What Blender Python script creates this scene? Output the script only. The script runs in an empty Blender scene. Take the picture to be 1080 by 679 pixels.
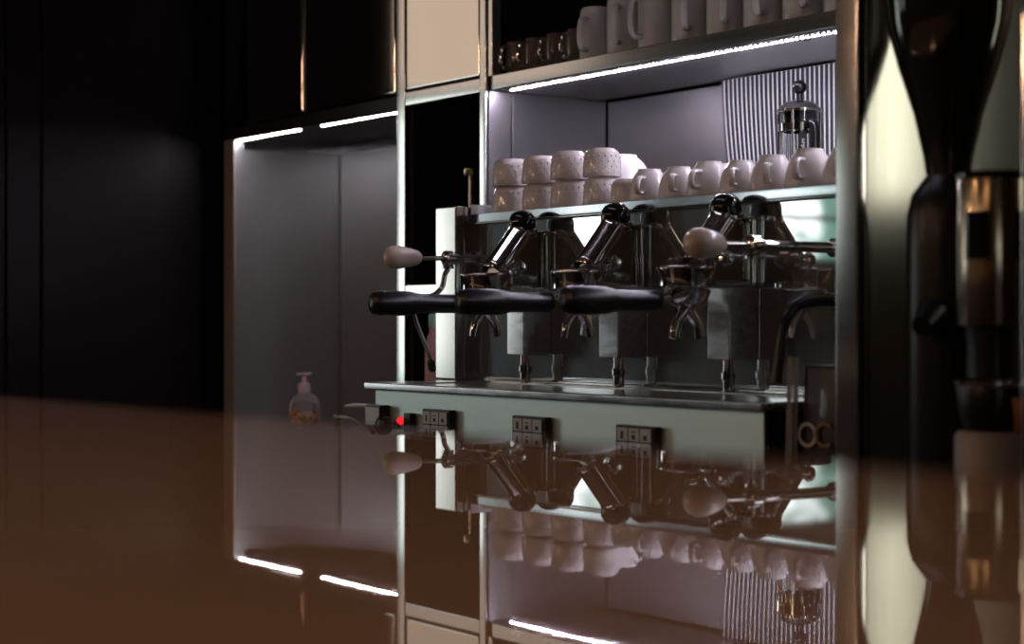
import bpy, bmesh, math, random
from mathutils import Vector, Matrix
random.seed(7)
sc = bpy.context.scene
COL = sc.collection
PI = math.pi

# ------------------------------------------------------------------ camera
F, CX, CY = 1950.0, 540.0, 339.5
AL = math.atan(1370 / 1950.0)
S, C = math.sin(AL), math.cos(AL)
CZ = 1.164
cam_d = bpy.data.cameras.new('camera')
cam = bpy.data.objects.new('camera', cam_d)
COL.objects.link(cam)
cam_d.sensor_width = 36.0
cam_d.lens = F / 1080 * 36
cam_d.clip_start = 0.01
cam.location = (0, 0, CZ)
cam.rotation_euler = Vector((-C, S, 0)).to_track_quat('-Z', 'Y').to_euler()
cam_d.dof.use_dof = True
cam_d.dof.focus_distance = 2.95
cam_d.dof.aperture_fstop = 3.6
sc.camera = cam
# ------------------------------------------------------------------ exposure, world
sc.view_settings.view_transform = 'Standard'
sc.view_settings.look = 'None'
sc.view_settings.gamma = 1
sc.view_settings.use_curve_mapping = False
sc.view_settings.exposure = 0.2
w = bpy.data.worlds.new('world'); sc.world = w; w.use_nodes = True
w.node_tree.nodes['Background'].inputs[0].default_value = (0.5, 0.42, 0.38, 1)
w.node_tree.nodes['Background'].inputs[1].default_value = 0.02
sc.cycles.use_denoising = True
sc.cycles.sample_clamp_indirect = 4.0
sc.cycles.max_bounces = 10
sc.cycles.transmission_bounces = 10
sc.cycles.glossy_bounces = 8
# brightness of everything that gives off light
LED_CUP, LED_ALCOVE, BAY_FILL = 800.0, 245.0, 4.6
AISLE_FILL = 15.0
WINDOW_STRENGTH, GLOW_STRENGTH, PENDANT_STRENGTH = 2.7, 0.66, 95.0
BAR_FILL = 76.0
NICHE_TUBE = 22.0


def at(px, py, Y):
    k = (px - CX) / F
    d = Y / (S + C * k)
    return Vector(((-C + S * k) * d, Y, CZ + (CY - py) / F * d))


def atX(px, py, X):
    k = (px - CX) / F
    d = X / (-C + S * k)
    return Vector((X, (S + C * k) * d, CZ + (CY - py) / F * d))


# ------------------------------------------------------------------ materials
def nmat(name):
    m = bpy.data.materials.new(name); m.use_nodes = True
    nt = m.node_tree
    return m, nt, nt.nodes['Principled BSDF']


def pbr(name, col, rough=0.5, metal=0.0, var=0.06, scale=12.0, spec=0.5, coat=0.0, trans=0.0, ior=1.45, stretch=(1, 1, 1), bump=0.0, rvar=0.0):
    m, nt, b = nmat(name)
    N, L = nt.nodes, nt.links
    b.inputs['Roughness'].default_value = rough
    b.inputs['Metallic'].default_value = metal
    b.inputs['Specular IOR Level'].default_value = spec
    b.inputs['Coat Weight'].default_value = coat
    b.inputs['Coat Roughness'].default_value = 0.05
    b.inputs['Transmission Weight'].default_value = trans
    b.inputs['IOR'].default_value = ior
    tc = N.new('ShaderNodeTexCoord'); mp = N.new('ShaderNodeMapping'); nz = N.new('ShaderNodeTexNoise')
    mp.inputs['Scale'].default_value = stretch
    nz.inputs['Scale'].default_value = scale; nz.inputs['Detail'].default_value = 5
    L.new(tc.outputs['Object'], mp.inputs[0]); L.new(mp.outputs[0], nz.inputs[0])
    mx = N.new('ShaderNodeMix'); mx.data_type = 'RGBA'
    mx.inputs['A'].default_value = tuple(max(0, c * (1 - var)) for c in col) + (1,)
    mx.inputs['B'].default_value = tuple(min(1, c * (1 + var)) for c in col) + (1,)
    L.new(nz.outputs['Fac'], mx.inputs['Factor']); L.new(mx.outputs['Result'], b.inputs['Base Color'])
    if rvar:
        mr = N.new('ShaderNodeMapRange')
        mr.inputs['To Min'].default_value = max(0.0, rough - rvar); mr.inputs['To Max'].default_value = rough + rvar
        L.new(nz.outputs['Fac'], mr.inputs['Value']); L.new(mr.outputs[0], b.inputs['Roughness'])
    if bump:
        bp = N.new('ShaderNodeBump'); bp.inputs['Strength'].default_value = bump; bp.inputs['Distance'].default_value = 0.002
        L.new(nz.outputs['Fac'], bp.inputs['Height']); L.new(bp.outputs[0], b.inputs['Normal'])
    return m


def emit(name, col, strength, noise=0.0, scale=2.0, col2=None):
    m, nt, b = nmat(name)
    N, L = nt.nodes, nt.links
    b.inputs['Base Color'].default_value = (0.02, 0.02, 0.02, 1)
    b.inputs['Emission Color'].default_value = tuple(col) + (1,)
    b.inputs['Emission Strength'].default_value = strength
    if col2:
        tc = N.new('ShaderNodeTexCoord'); nz = N.new('ShaderNodeTexNoise'); nz.inputs['Scale'].default_value = scale
        rp = N.new('ShaderNodeValToRGB')
        rp.color_ramp.elements[0].position = 0.42; rp.color_ramp.elements[0].color = tuple(col2) + (1,)
        rp.color_ramp.elements[1].position = 0.55; rp.color_ramp.elements[1].color = tuple(col) + (1,)
        L.new(tc.outputs['Object'], nz.inputs[0]); L.new(nz.outputs['Fac'], rp.inputs[0]); L.new(rp.outputs[0], b.inputs['Emission Color'])
    return m


M = {}
M['steel'] = pbr('brushed steel', (0.56, 0.55, 0.56), 0.34, 1, 0.06, 6, stretch=(40, 40, 1), bump=0.04, rvar=0.05)
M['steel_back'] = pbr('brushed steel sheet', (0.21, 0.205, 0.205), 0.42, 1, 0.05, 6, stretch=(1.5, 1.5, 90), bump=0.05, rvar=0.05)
M['steel_side'] = pbr('brushed partition steel', (0.58, 0.58, 0.53), 0.19, 1, 0.02, 6, stretch=(40, 40, 1), rvar=0.03)
M['rib_back'] = pbr('dark grey backing', (0.06, 0.06, 0.065), 0.5, 0.3, 0.05, 8)
M['rib'] = pbr('white enamel ribs', (0.70, 0.72, 0.71), 0.3, 0, 0.03, 8)
M['grey_paint'] = pbr('grey brown painted metal', (0.34, 0.29, 0.27), 0.45, 0, 0.05, 8)
M['band'] = pbr('polished tray band', (0.64, 0.70, 0.76), 0.11, 1, 0.05, 14, rvar=0.03)
M['steel_frame'] = pbr('satin steel trim', (0.66, 0.65, 0.65), 0.13, 1, 0.04, 5, stretch=(1, 1, 20), rvar=0.03)
M['steel_door'] = pbr('polished steel door', (0.70, 0.66, 0.62), 0.05, 1, 0.03, 4, rvar=0.01)
M['mirror'] = pbr('mirror polished steel', (0.70, 0.74, 0.77), 0.03, 1, 0.03, 14, rvar=0.01)
M['machine'] = pbr('machine sheet steel', (0.76, 0.90, 0.90), 0.46, 1, 0.04, 8, stretch=(1, 20, 20), rvar=0.05)
M['post'] = pbr('pale satin machine side', (0.64, 0.64, 0.62), 0.17, 1, 0.03, 10)
M['chrome'] = pbr('chrome', (0.75, 0.74, 0.73), 0.06, 1, 0.04, 20, rvar=0.02)
M['slab'] = pbr('worn steel slab', (0.66, 0.67, 0.70), 0.22, 1, 0.12, 26, stretch=(1, 4, 4), rvar=0.1)
M['black'] = pbr('black plastic', (0.010, 0.010, 0.012), 0.32, 0, 0.2, 30)
M['blackgloss'] = pbr('glossy black plastic', (0.008, 0.007, 0.008), 0.12, 0, 0.2, 30, coat=0.5)
M['ivory'] = pbr('ivory knob', (0.62, 0.52, 0.43), 0.28, 0, 0.06, 20, coat=0.3)
M['cup'] = pbr('white glazed porcelain', (0.80, 0.76, 0.74), 0.16, 0, 0.03, 14, coat=0.4)
M['cup_emb'] = pbr('embossed white glass', (0.76, 0.70, 0.67), 0.14, 0, 0.03, 14, coat=0.5, bump=0.0)
M['mug'] = pbr('pale grey mug', (0.56, 0.56, 0.555), 0.2, 0, 0.04, 10, coat=0.3)
M['glass'] = pbr('clear glass', (0.96, 0.97, 0.97), 0.02, 0, 0.01, 5, trans=1.0, ior=1.45)
M['amber_glass'] = pbr('smoky glass', (0.62, 0.50, 0.38), 0.03, 0, 0.04, 9, trans=0.85, ior=1.5)
M['soap'] = pbr('clear soap bottle', (0.92, 0.86, 0.88), 0.08, 0, 0.03, 9, trans=0.8, ior=1.4)
M['pump'] = pbr('pink pump plastic', (0.62, 0.44, 0.48), 0.4, 0, 0.04, 12)
M['brown_panel'] = pbr('dark brown wood panel', (0.008, 0.004, 0.004), 0.42, 0, 0.35, 5, stretch=(8, 8, 0.6), bump=0.05, spec=0.2)
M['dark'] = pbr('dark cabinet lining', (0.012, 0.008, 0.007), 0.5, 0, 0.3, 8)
M['bar'] = pbr('glossy composite bar top', (0.60, 0.42, 0.335), 0.012, 0, 0.05, 60, ior=2.1)
M['bar_side'] = pbr('bar carcass panel', (0.10, 0.06, 0.04), 0.5, 0, 0.2, 8, stretch=(6, 6, 0.6))
M['worktop'] = pbr('grey back worktop', (0.10, 0.095, 0.09), 0.35, 0, 0.15, 30)
M['floor'] = pbr('dark floor', (0.06, 0.045, 0.035), 0.45, 0, 0.3, 5)
M['ceil'] = pbr('ceiling paint', (0.20, 0.16, 0.13), 0.9, 0, 0.05, 6)
M['wallp'] = pbr('warm dark plaster', (0.09, 0.065, 0.05), 0.8, 0, 0.1, 4, bump=0.1)
M['wall_blue'] = pbr('dark blue grey plaster', (0.030, 0.050, 0.075), 0.8, 0, 0.1, 4, bump=0.1)
M['cream'] = pbr('cream plaster', (0.55, 0.45, 0.36), 0.8, 0, 0.05, 4, bump=0.1)
M['winframe'] = pbr('window frame paint', (0.05, 0.05, 0.05), 0.5, 0, 0.1, 10)
M['led'] = emit('led beads', (0.88, 0.80, 1.0), LED_CUP)
M['led_alc'] = emit('led beads alcove', (0.97, 0.93, 0.98), LED_ALCOVE)
M['bay_fill'] = emit('bay fill tube', (1.0, 0.97, 0.78), BAY_FILL)
M['aisle_fill'] = emit('aisle fill strip', (0.90, 0.84, 1.0), AISLE_FILL)
M['led_strip'] = pbr('led carrier', (0.6, 0.6, 0.62), 0.4, 0, 0.05, 20)
M['window'] = emit('daylight window pane', (0.98, 1.0, 0.97), WINDOW_STRENGTH, scale=1.6, col2=(0.50, 0.64, 0.56))
M['beige_glow'] = emit('beige wall glow', (1.0, 0.78, 0.62), GLOW_STRENGTH)
M['bulb'] = emit('warm bulb', (1.0, 0.60, 0.36), PENDANT_STRENGTH)
M['bar_fill'] = emit('warm bar fill', (1.0, 0.56, 0.27), BAR_FILL)
M['niche_tube'] = emit('cool light tube', (0.95, 0.90, 1.0), NICHE_TUBE)
M['window_garden'] = emit('daylight window pane with foliage', (0.98, 1.0, 0.97), WINDOW_STRENGTH, scale=2.6, col2=(0.06, 0.13, 0.10))
M['black_matte'] = pbr('matte black plastic', (0.006, 0.006, 0.007), 0.22, 0, 0.2, 30, spec=0.25)
M['redlight'] = emit('red pilot light', (1.0, 0.02, 0.03), 0.9)
M['button'] = pbr('pale grey button', (0.52, 0.58, 0.63), 0.4, 0, 0.05, 30)
M['icon'] = pbr('dark icon print', (0.03, 0.03, 0.035), 0.5, 0, 0.05, 30)
M['gauge'] = pbr('pale gauge face', (0.62, 0.70, 0.78), 0.3, 0, 0.06, 40)
M['wrap'] = pbr('dark red brown wrapper', (0.030, 0.008, 0.007), 0.3, 0, 0.25, 14, coat=0.3)
M['film'] = pbr('clear wrapper film', (0.75, 0.70, 0.70), 0.12, 0, 0.05, 14, trans=0.75, ior=1.2)
M['inkpale'] = pbr('pale ink', (0.55, 0.50, 0.48), 0.5, 0, 0.05, 14)
M['inkyel'] = pbr('dull yellow ink', (0.22, 0.13, 0.03), 0.5, 0, 0.05, 14)
M['white'] = pbr('white plastic', (0.75, 0.73, 0.72), 0.35, 0, 0.04, 14)
M['smoke'] = pbr('smoky hopper plastic', (0.016, 0.014, 0.012), 0.12, 0, 0.1, 9, coat=0.6)
M['brass_steel'] = pbr('warm polished steel', (0.66, 0.55, 0.42), 0.2, 1, 0.05, 6, stretch=(30, 30, 1))
M['wood'] = pbr('orange brown wood', (0.30, 0.10, 0.04), 0.35, 0, 0.3, 14, stretch=(1, 1, 6))
M['beige_plastic'] = pbr('pale grey base', (0.34, 0.29, 0.27), 0.4, 0, 0.05, 14)
M['pinkcloth'] = pbr('pink packaging', (0.55, 0.33, 0.33), 0.5, 0, 0.1, 30)
M['green'] = pbr('pale green plastic', (0.30, 0.55, 0.42), 0.5, 0, 0.08, 14)


def soap_label():
    m, nt, b = nmat('soap label print')
    N, L = nt.nodes, nt.links
    tc = N.new('ShaderNodeTexCoord'); nz = N.new('ShaderNodeTexNoise'); nz.inputs['Scale'].default_value = 70; nz.inputs['Detail'].default_value = 3
    rp = N.new('ShaderNodeValToRGB'); e = rp.color_ramp.elements
    e[0].position = 0.36; e[0].color = (0.16, 0.05, 0.02, 1)
    e[1].position = 0.66; e[1].color = (0.55, 0.50, 0.46, 1)
    k = e.new(0.5); k.color = (0.55, 0.22, 0.05, 1)
    L.new(tc.outputs['Object'], nz.inputs[0]); L.new(nz.outputs['Fac'], rp.inputs[0]); L.new(rp.outputs[0], b.inputs['Base Color'])
    b.inputs['Roughness'].default_value = 0.4
    return m


M['soap_label'] = soap_label()



def hazy(m, share, rough):
    """worn polish: part of the sheet reflects through a rougher film"""
    nt = m.node_tree; N, L = nt.nodes, nt.links
    b = N['Principled BSDF']; out = N['Material Output']
    g = N.new('ShaderNodeBsdfAnisotropic'); g.inputs['Roughness'].default_value = rough
    src = b.inputs['Base Color'].links[0].from_socket
    L.new(src, g.inputs['Color'])
    nz = N.new('ShaderNodeTexNoise'); nz.inputs['Scale'].default_value = 45; nz.inputs['Detail'].default_value = 4
    tc = N.new('ShaderNodeTexCoord'); L.new(tc.outputs['Object'], nz.inputs[0])
    mr = N.new('ShaderNodeMapRange'); mr.inputs['To Min'].default_value = share * 0.3; mr.inputs['To Max'].default_value = share * 1.7
    L.new(nz.outputs['Fac'], mr.inputs['Value'])
    mx = N.new('ShaderNodeMixShader')
    L.new(mr.outputs[0], mx.inputs[0]); L.new(b.outputs[0], mx.inputs[1]); L.new(g.outputs[0], mx.inputs[2]); L.new(mx.outputs[0], out.inputs[0])


hazy(M['mirror'], 0.11, 0.40)
# ------------------------------------------------------------------ mesh helpers
ORG = {}
BOXED = set()


def box(bm, lo, hi, bev=0.0, seg=2, rot=None):
    BOXED.add(bm)
    lo, hi = Vector(lo), Vector(hi)
    c, h = (lo + hi) / 2, (hi - lo)
    t = bmesh.new()
    bmesh.ops.create_cube(t, size=1.0)
    for v in t.verts:
        v.co = Vector((v.co.x * h.x, v.co.y * h.y, v.co.z * h.z))
    if bev > 0:
        bmesh.ops.bevel(t, geom=t.edges[:], offset=min(bev, 0.45 * min(abs(h.x), abs(h.y), abs(h.z))), segments=seg, affect='EDGES', profile=0.5)
    for v in t.verts:
        v.co = (rot @ v.co if rot else v.co) + c
    me = bpy.data.meshes.new('t'); t.to_mesh(me); t.free(); bm.from_mesh(me); bpy.data.meshes.remove(me)
    return bm


def prism(bm, poly, axis, a, b):
    """poly of 2D points extruded along axis from a to b (axis x: poly=(y,z); y: (x,z); z: (x,y))."""
    def mk(p, t):
        return {'x': (t, p[0], p[1]), 'y': (p[0], t, p[1]), 'z': (p[0], p[1], t)}[axis]
    v0 = [bm.verts.new(mk(p, a)) for p in poly]
    v1 = [bm.verts.new(mk(p, b)) for p in poly]
    n = len(poly)
    bm.faces.new(v0); bm.faces.new(v1[::-1])
    for i in range(n):
        bm.faces.new((v0[i], v1[i], v1[(i + 1) % n], v0[(i + 1) % n]))
    return bm


def lathe(bm, prof, c=(0, 0, 0), axis=(0, 0, 1), seg=36, close=False):
    """prof: list of (r, t) along axis from c."""
    q = Vector((0, 0, 1)).rotation_difference(Vector(axis).normalized())
    c = Vector(c)
    rings = []
    for r, t in prof:
        if r <= 1e-6:
            rings.append([bm.verts.new(c + q @ Vector((0, 0, t)))])
        else:
            rings.append([bm.verts.new(c + q @ Vector((r * math.cos(2 * PI * i / seg), r * math.sin(2 * PI * i / seg), t))) for i in range(seg)])
    pairs = list(zip(rings[:-1], rings[1:]))
    if close:
        pairs.append((rings[-1], rings[0]))
    for a, b in pairs:
        for i in range(seg):
            j = (i + 1) % seg
            if len(a) == 1 and len(b) == 1:
                continue
            if len(a) == 1:
                bm.faces.new((a[0], b[j], b[i]))
            elif len(b) == 1:
                bm.faces.new((a[i], a[j], b[0]))
            else:
                bm.faces.new((a[i], a[j], b[j], b[i]))
    return bm


def catmull(pts, n=8):
    P = [Vector(p) for p in pts]
    P = [P[0] * 2 - P[1]] + P + [P[-1] * 2 - P[-2]]
    out = []
    for i in range(1, len(P) - 2):
        for k in range(n):
            t = k / n
            a, b, c, d = P[i - 1], P[i], P[i + 1], P[i + 2]
            out.append(0.5 * ((2 * b) + (c - a) * t + (2 * a - 5 * b + 4 * c - d) * t * t + (3 * b - a - 3 * c + d) * t ** 3))
    out.append(P[-2])
    return out


def tube(bm, pts, r, seg=14, smooth=0, sx=1.0):
    """r: number or list per point. sx widens the section sideways."""
    if smooth:
        rs = r
        n = len(pts)
        out = catmull(pts, smooth)
        if isinstance(rs, (list, tuple)):
            rr = []
            for k in range(len(out)):
                u = k / smooth; i = min(int(u), n - 2); f = u - i
                rr.append(rs[i] * (1 - f) + rs[i + 1] * f)
            r = rr
        pts = out
    pts = [Vector(p) for p in pts]
    if not isinstance(r, (list, tuple)):
        r = [r] * len(pts)
    up = None
    rings = []
    for i, p in enumerate(pts):
        d = (pts[min(i + 1, len(pts) - 1)] - pts[max(i - 1, 0)]).normalized()
        if up is None:
            up = Vector((0, 0, 1)) if abs(d.z) < 0.9 else Vector((1, 0, 0))
        s = d.cross(up).normalized(); u2 = s.cross(d).normalized(); up = u2
        rings.append([bm.verts.new(p + (s * math.cos(2 * PI * j / seg) * sx + u2 * math.sin(2 * PI * j / seg)) * r[i]) for j in range(seg)])
    for a, b in zip(rings[:-1], rings[1:]):
        for j in range(seg):
            bm.faces.new((a[j], a[(j + 1) % seg], b[(j + 1) % seg], b[j]))
    bm.faces.new(rings[0][::-1]); bm.faces.new(rings[-1])
    return bm


def B():
    return bmesh.new()


def obj(name, bm, mat, parent=None, smooth=True, kind=None, label=None, angle=40):
    boxed = bm in BOXED; BOXED.discard(bm)
    off = ORG.get(parent.name, Vector()) if parent else Vector()
    bmesh.ops.recalc_face_normals(bm, faces=bm.faces[:])
    if parent:
        bmesh.ops.translate(bm, verts=bm.verts[:], vec=-off)
    me = bpy.data.meshes.new(name); bm.to_mesh(me); bm.free()
    for p in me.polygons:
        p.use_smooth = smooth
    if smooth:
        me.set_sharp_from_angle(angle=math.radians(angle))
    wn = boxed and smooth
    me.materials.append(M[mat] if isinstance(mat, str) else mat)
    o = bpy.data.objects.new(name, me); COL.objects.link(o)
    if wn:
        md = o.modifiers.new('flat faces', 'WEIGHTED_NORMAL'); md.keep_sharp = True
    if parent:
        o.parent = parent
        ORG[o.name] = off
    if kind: o['kind'] = kind
    if label: o['label'] = label
    return o


def tag(o, label, cat, group=None, kind='thing'):
    o['label'] = label; o['category'] = cat; o['kind'] = kind
    if group: o['group'] = group
    return o


def thing(name, label, cat, loc=(0, 0, 0), group=None):
    o = bpy.data.objects.new(name, None); COL.objects.link(o)
    o.empty_display_size = 0.05
    o.location = loc
    ORG[o.name] = Vector(loc)
    return tag(o, label, cat, group)


def struct(name, bm, mat, smooth=False):
    return obj(name, bm, mat, None, smooth, kind='structure')


def dup(root, loc, rz=None, label=None):
    def cp(o, par):
        c = o.copy(); COL.objects.link(c)
        if par: c.parent = par
        for ch in [x for x in COL.objects if x.parent == o]:
            cp(ch, c)
        return c
    r = cp(root, None)
    r.location = loc
    if rz is not None: r.rotation_euler = (0, 0, rz)
    if label: r['label'] = label
    return r


def text_bm(s, size, depth, M4):
    cu = bpy.data.curves.new('txt', 'FONT'); cu.body = s; cu.size = size; cu.extrude = depth
    cu.align_x = 'CENTER'; cu.align_y = 'CENTER'
    o = bpy.data.objects.new('txt', cu); COL.objects.link(o)
    dg = bpy.context.evaluated_depsgraph_get()
    me = bpy.data.meshes.new_from_object(o.evaluated_get(dg))
    bpy.data.objects.remove(o)
    me.transform(M4)
    bm = bmesh.new(); bm.from_mesh(me); bpy.data.meshes.remove(me)
    return bm


# ------------------------------------------------------------------ room shell
BAR_Z = CZ - 0.064
BK_Z = 0.90            # back worktop height
YW = 1.955             # front plane of the fitted units
YB = 2.235             # back of the niches
struct('floor', box(B(), (-8.1, -6.1, -0.1), (3.1, 2.5, 0.0)), 'floor')
struct('ceiling', box(B(), (-8.1, -6.1, 2.95), (3.1, 2.5, 3.05)), 'ceil')
struct('wall_back', box(B(), (-8.1, 2.40, 0), (3.1, 2.5, 2.95)), 'wallp')
struct('wall_front', box(B(), (-8.1, -6.1, 0), (3.1, -6.0, 2.95)), 'wallp')
struct('wall_right', box(B(), (3.0, -6.0, 0), (3.1, 2.4, 2.95)), 'wallp')
# window wall at the far side of the room, windows let into it
WINS = [(-1.80, -0.70), (-2.86, -2.28), (-4.75, -3.72)]
SILLS = [0.80, 1.50, 1.50]
bm = B()
edges = [-6.0] + [e for a, b in sorted(WINS) for e in (a, b)] + [2.4]
for i in range(0, len(edges), 2):
    box(bm, (-8.1, edges[i], 0), (-8.0, edges[i + 1], 2.95))
for (a, b), sl in zip(WINS, SILLS):
    box(bm, (-8.1, a, 0), (-8.0, b, sl)); box(bm, (-8.1, a, 2.28), (-8.0, b, 2.95))
struct('wall_west', bm, 'wall_blue')
for n, (a, b) in enumerate(WINS):
    sl = SILLS[n]
    wf = B()
    for (y0, y1, z0, z1) in ((a, a + 0.05, sl, 2.28), (b - 0.05, b, sl, 2.28), (a + 0.05, b - 0.05, sl, sl + 0.05), (a + 0.05, b - 0.05, 2.23, 2.28), (a + 0.05, b - 0.05, 1.78, 1.81)):
        box(wf, (-8.09, y0, z0), (-8.01, y1, z1), 0.004)
    o = struct('window_%d' % (n + 1), wf, 'winframe')
    pane = obj('pane', box(B(), (-8.075, a + 0.05, sl + 0.05), (-8.065, b - 0.05, 2.23)), 'window' if n == 0 else 'window_garden', o, False)
    pane['kind'] = 'structure'
# dark panelled partition at the left end of the back bar
bm = B()
box(bm, (-4.10, 1.432, 0), (-4.06, 2.395, 2.95))
for (a, b) in ((1.434, 1.452), (1.457, 1.535), (1.540, 1.856)):
    box(bm, (-4.062, a, 0.0), (-4.045, b, 2.95), 0.002)
struct('wall_left', bm, 'brown_panel')

# ------------------------------------------------------------------ bar counter in the foreground
BE = 0.586
t = thing('bar_counter', 'long glossy brown bar top filling the foreground, mirroring the machine', 'bar counter', (-0.8, -0.2, 0))
bm = box(B(), (-2.9, -0.62, BAR_Z - 0.04), (1.2, BE, BAR_Z), 0.004, 3)
obj('counter_top', bm, 'bar', t); t.rotation_euler = (0, 0, 0.043)
bm = box(B(), (-2.84, -0.35, 0.0), (1.15, BE - 0.06, BAR_Z - 0.041))
obj('carcass', bm, 'bar_side', t, False)

# ------------------------------------------------------------------ back worktop
t = thing('back_counter', 'back work counter under the espresso machine behind the bar', 'counter', (-2.3, 1.8, 0))
obj('worktop', box(B(), (-4.04, 1.36, BK_Z - 0.04), (-0.6, 2.395, BK_Z - 0.0005), 0.004), 'worktop', t)
obj('carcass', box(B(), (-4.03, 1.42, 0), (-0.62, 2.39, BK_Z - 0.041)), 'dark', t, False)

# ------------------------------------------------------------------ fitted steel units on the back wall
X0 = at(236, 0, YW).x; X1 = at(248, 0, YW).x
X2 = at(420, 0, YW).x; X3 = at(428.5, 0, YW).x
X4 = at(507.5, 0, YW).x; X5 = at(514, 0, YW).x
XR = -1.60                                           # right end of the cup niche
ZA = 1.590                                           # alcove ceiling
ZT = 2.75
# steel alcove on the left
t = thing('steel_alcove', 'brushed steel alcove with hand soap, below the dark cabinet doors', 'alcove', (X0, YW, BK_Z))
bm = box(B(), (X0, YW, BK_Z), (X1 - 0.004, YB + 0.06, ZA + 0.002), 0.002)
obj('side_frame', bm, 'grey_paint', t)
bm = box(B(), (X1 - 0.0038, YW + 0.0005, BK_Z), (X1, YB, ZA + 0.001), 0.0006)
box(bm, (X1 - 0.0036, YW - 0.005, BK_Z), (X1 + 0.004, YW + 0.006, ZA - 0.004), 0.003, 3)
obj('side_panel', bm, 'steel', t)
bm = box(B(), (X1 + 0.006, YB, BK_Z), (X2 - 0.0005, YB + 0.012, ZA - 0.003), 0.0006)
obj('back_panel', bm, 'steel', t)
bm = box(B(), (X1 + 0.0005, YB - 0.004, ZA - 0.022), (X2 - 0.001, YB - 0.0005, ZA - 0.001), 0.0008)
box(bm, (X1 + 0.0004, YW + 0.02, ZA - 0.022), (X1 + 0.004, YB - 0.005, ZA - 0.001), 0.0008)
obj('cornice_strip', bm, 'steel_frame', t)
# dark wall cabinet above it
XD = at(320, 0, YW).x
t = thing('wall_cabinet', 'wide wall cabinet with two dark glossy doors over the left alcove', 'cabinet', (X0, YW, ZA))
bm = box(B(), (X0, YW + 0.002, ZA + 0.0025), (X2 - 0.001, YB + 0.06, ZA + 0.030), 0.001)
box(bm, (X0, YW + 0.022, ZA + 0.031), (X2 - 0.001, YB + 0.06, ZT), 0.001)
obj('body', bm, 'dark', t)
obj('light_seam', box(B(), (XD - 0.004, YW + 0.004, ZA + 0.033), (XD + 0.004, YW + 0.0215, ZT), 0.001), 'steel', t)
for (a, b) in ((X0, XD - 0.0045), (XD + 0.0045, X2 - 0.012)):
    bm = box(B(), (a, YW, ZA + 0.034), (b, YW + 0.020, ZT), 0.006, 4)
    obj('door', bm, 'steel_door', t)
# narrow tall unit: beige reflecting door above, dark openings below
t = thing('tall_cabinet', 'narrow steel framed tall cabinet with polished beige door above dark openings', 'cabinet', (X2, YW, BK_Z))
zb = at(470, 104, YW).z; zd = at(468, 88, YW).z
zm0 = at(440, 311, YW).z; zm1 = at(440, 300.5, YW).z
bm = B()
for (a, b) in ((X2, X3), (X4, X5)):
    box(bm, (a, YW - 0.004, BK_Z), (b, YW + 0.30, ZT), 0.002)
box(bm, (X3 + 0.0003, YW - 0.003, zb), (X4 - 0.0003, YW + 0.3, zd - 0.004), 0.0015)
box(bm, (X3 + 0.0003, YW - 0.003, zm0), (X4 - 0.0003, YW + 0.3, zm1), 0.0015)
obj('frame', bm, 'steel_frame', t)
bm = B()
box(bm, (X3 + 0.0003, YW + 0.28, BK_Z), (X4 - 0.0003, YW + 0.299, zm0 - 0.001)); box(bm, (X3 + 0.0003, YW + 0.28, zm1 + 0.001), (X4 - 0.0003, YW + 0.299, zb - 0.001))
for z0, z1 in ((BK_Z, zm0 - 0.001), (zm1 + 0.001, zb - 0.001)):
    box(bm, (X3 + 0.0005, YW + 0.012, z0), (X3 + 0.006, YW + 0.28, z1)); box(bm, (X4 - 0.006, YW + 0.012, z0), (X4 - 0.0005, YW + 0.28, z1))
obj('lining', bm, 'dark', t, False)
obj('door', box(B(), (X3 + 0.003, YW - 0.002, zd), (X4 - 0.003, YW + 0.02, ZT), 0.004, 4), 'steel_door', t, label='polished door reflecting a beige glow')
# cup niche
ZS0 = 1.598; ZS1 = 1.624
t = thing('steel_cup_niche', 'wide brushed steel niche behind and above the espresso machine', 'niche', (X5, YW, BK_Z))
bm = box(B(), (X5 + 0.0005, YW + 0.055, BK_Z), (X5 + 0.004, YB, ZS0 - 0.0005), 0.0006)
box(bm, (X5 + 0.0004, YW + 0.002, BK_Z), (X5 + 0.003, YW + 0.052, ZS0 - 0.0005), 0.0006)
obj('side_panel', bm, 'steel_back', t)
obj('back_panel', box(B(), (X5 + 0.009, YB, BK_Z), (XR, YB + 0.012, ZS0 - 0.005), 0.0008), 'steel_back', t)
obj('upper_lining', box(B(), (X5 + 0.001, YB, ZS1 + 0.001), (XR, YB + 0.012, ZT)), 'dark', t, False)
bm = box(B(), (X5 + 0.0005, YW, ZS1 + 0.0005), (X5 + 0.016, YW + 0.02, ZT), 0.001)
obj('trim', bm, 'steel_frame', t)
bm = box(B(), (X5 + 0.0005, YW + 0.0205, ZS1 + 0.0005), (X5 + 0.004, YB - 0.001, ZT), 0.0008)
obj('upper_side', bm, 'dark', t)
t = thing('light_tube', 'cool vertical light tube inside the cup niche behind the steel partition', 'light', (XR - 0.03, 1.93, 1.37))
obj('tube', lathe(B(), [(0, 1.372), (0.009, 1.375), (0.009, 1.575), (0, 1.578)], (XR - 0.03, 1.93, 0), (0, 0, 1), 20), 'niche_tube', t)
obj('tube_holder', box(B(), (XR - 0.04, 1.92, 1.579), (XR - 0.02, 1.94, ZS0 - 0.0004), 0.002), 'white', t)
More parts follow.
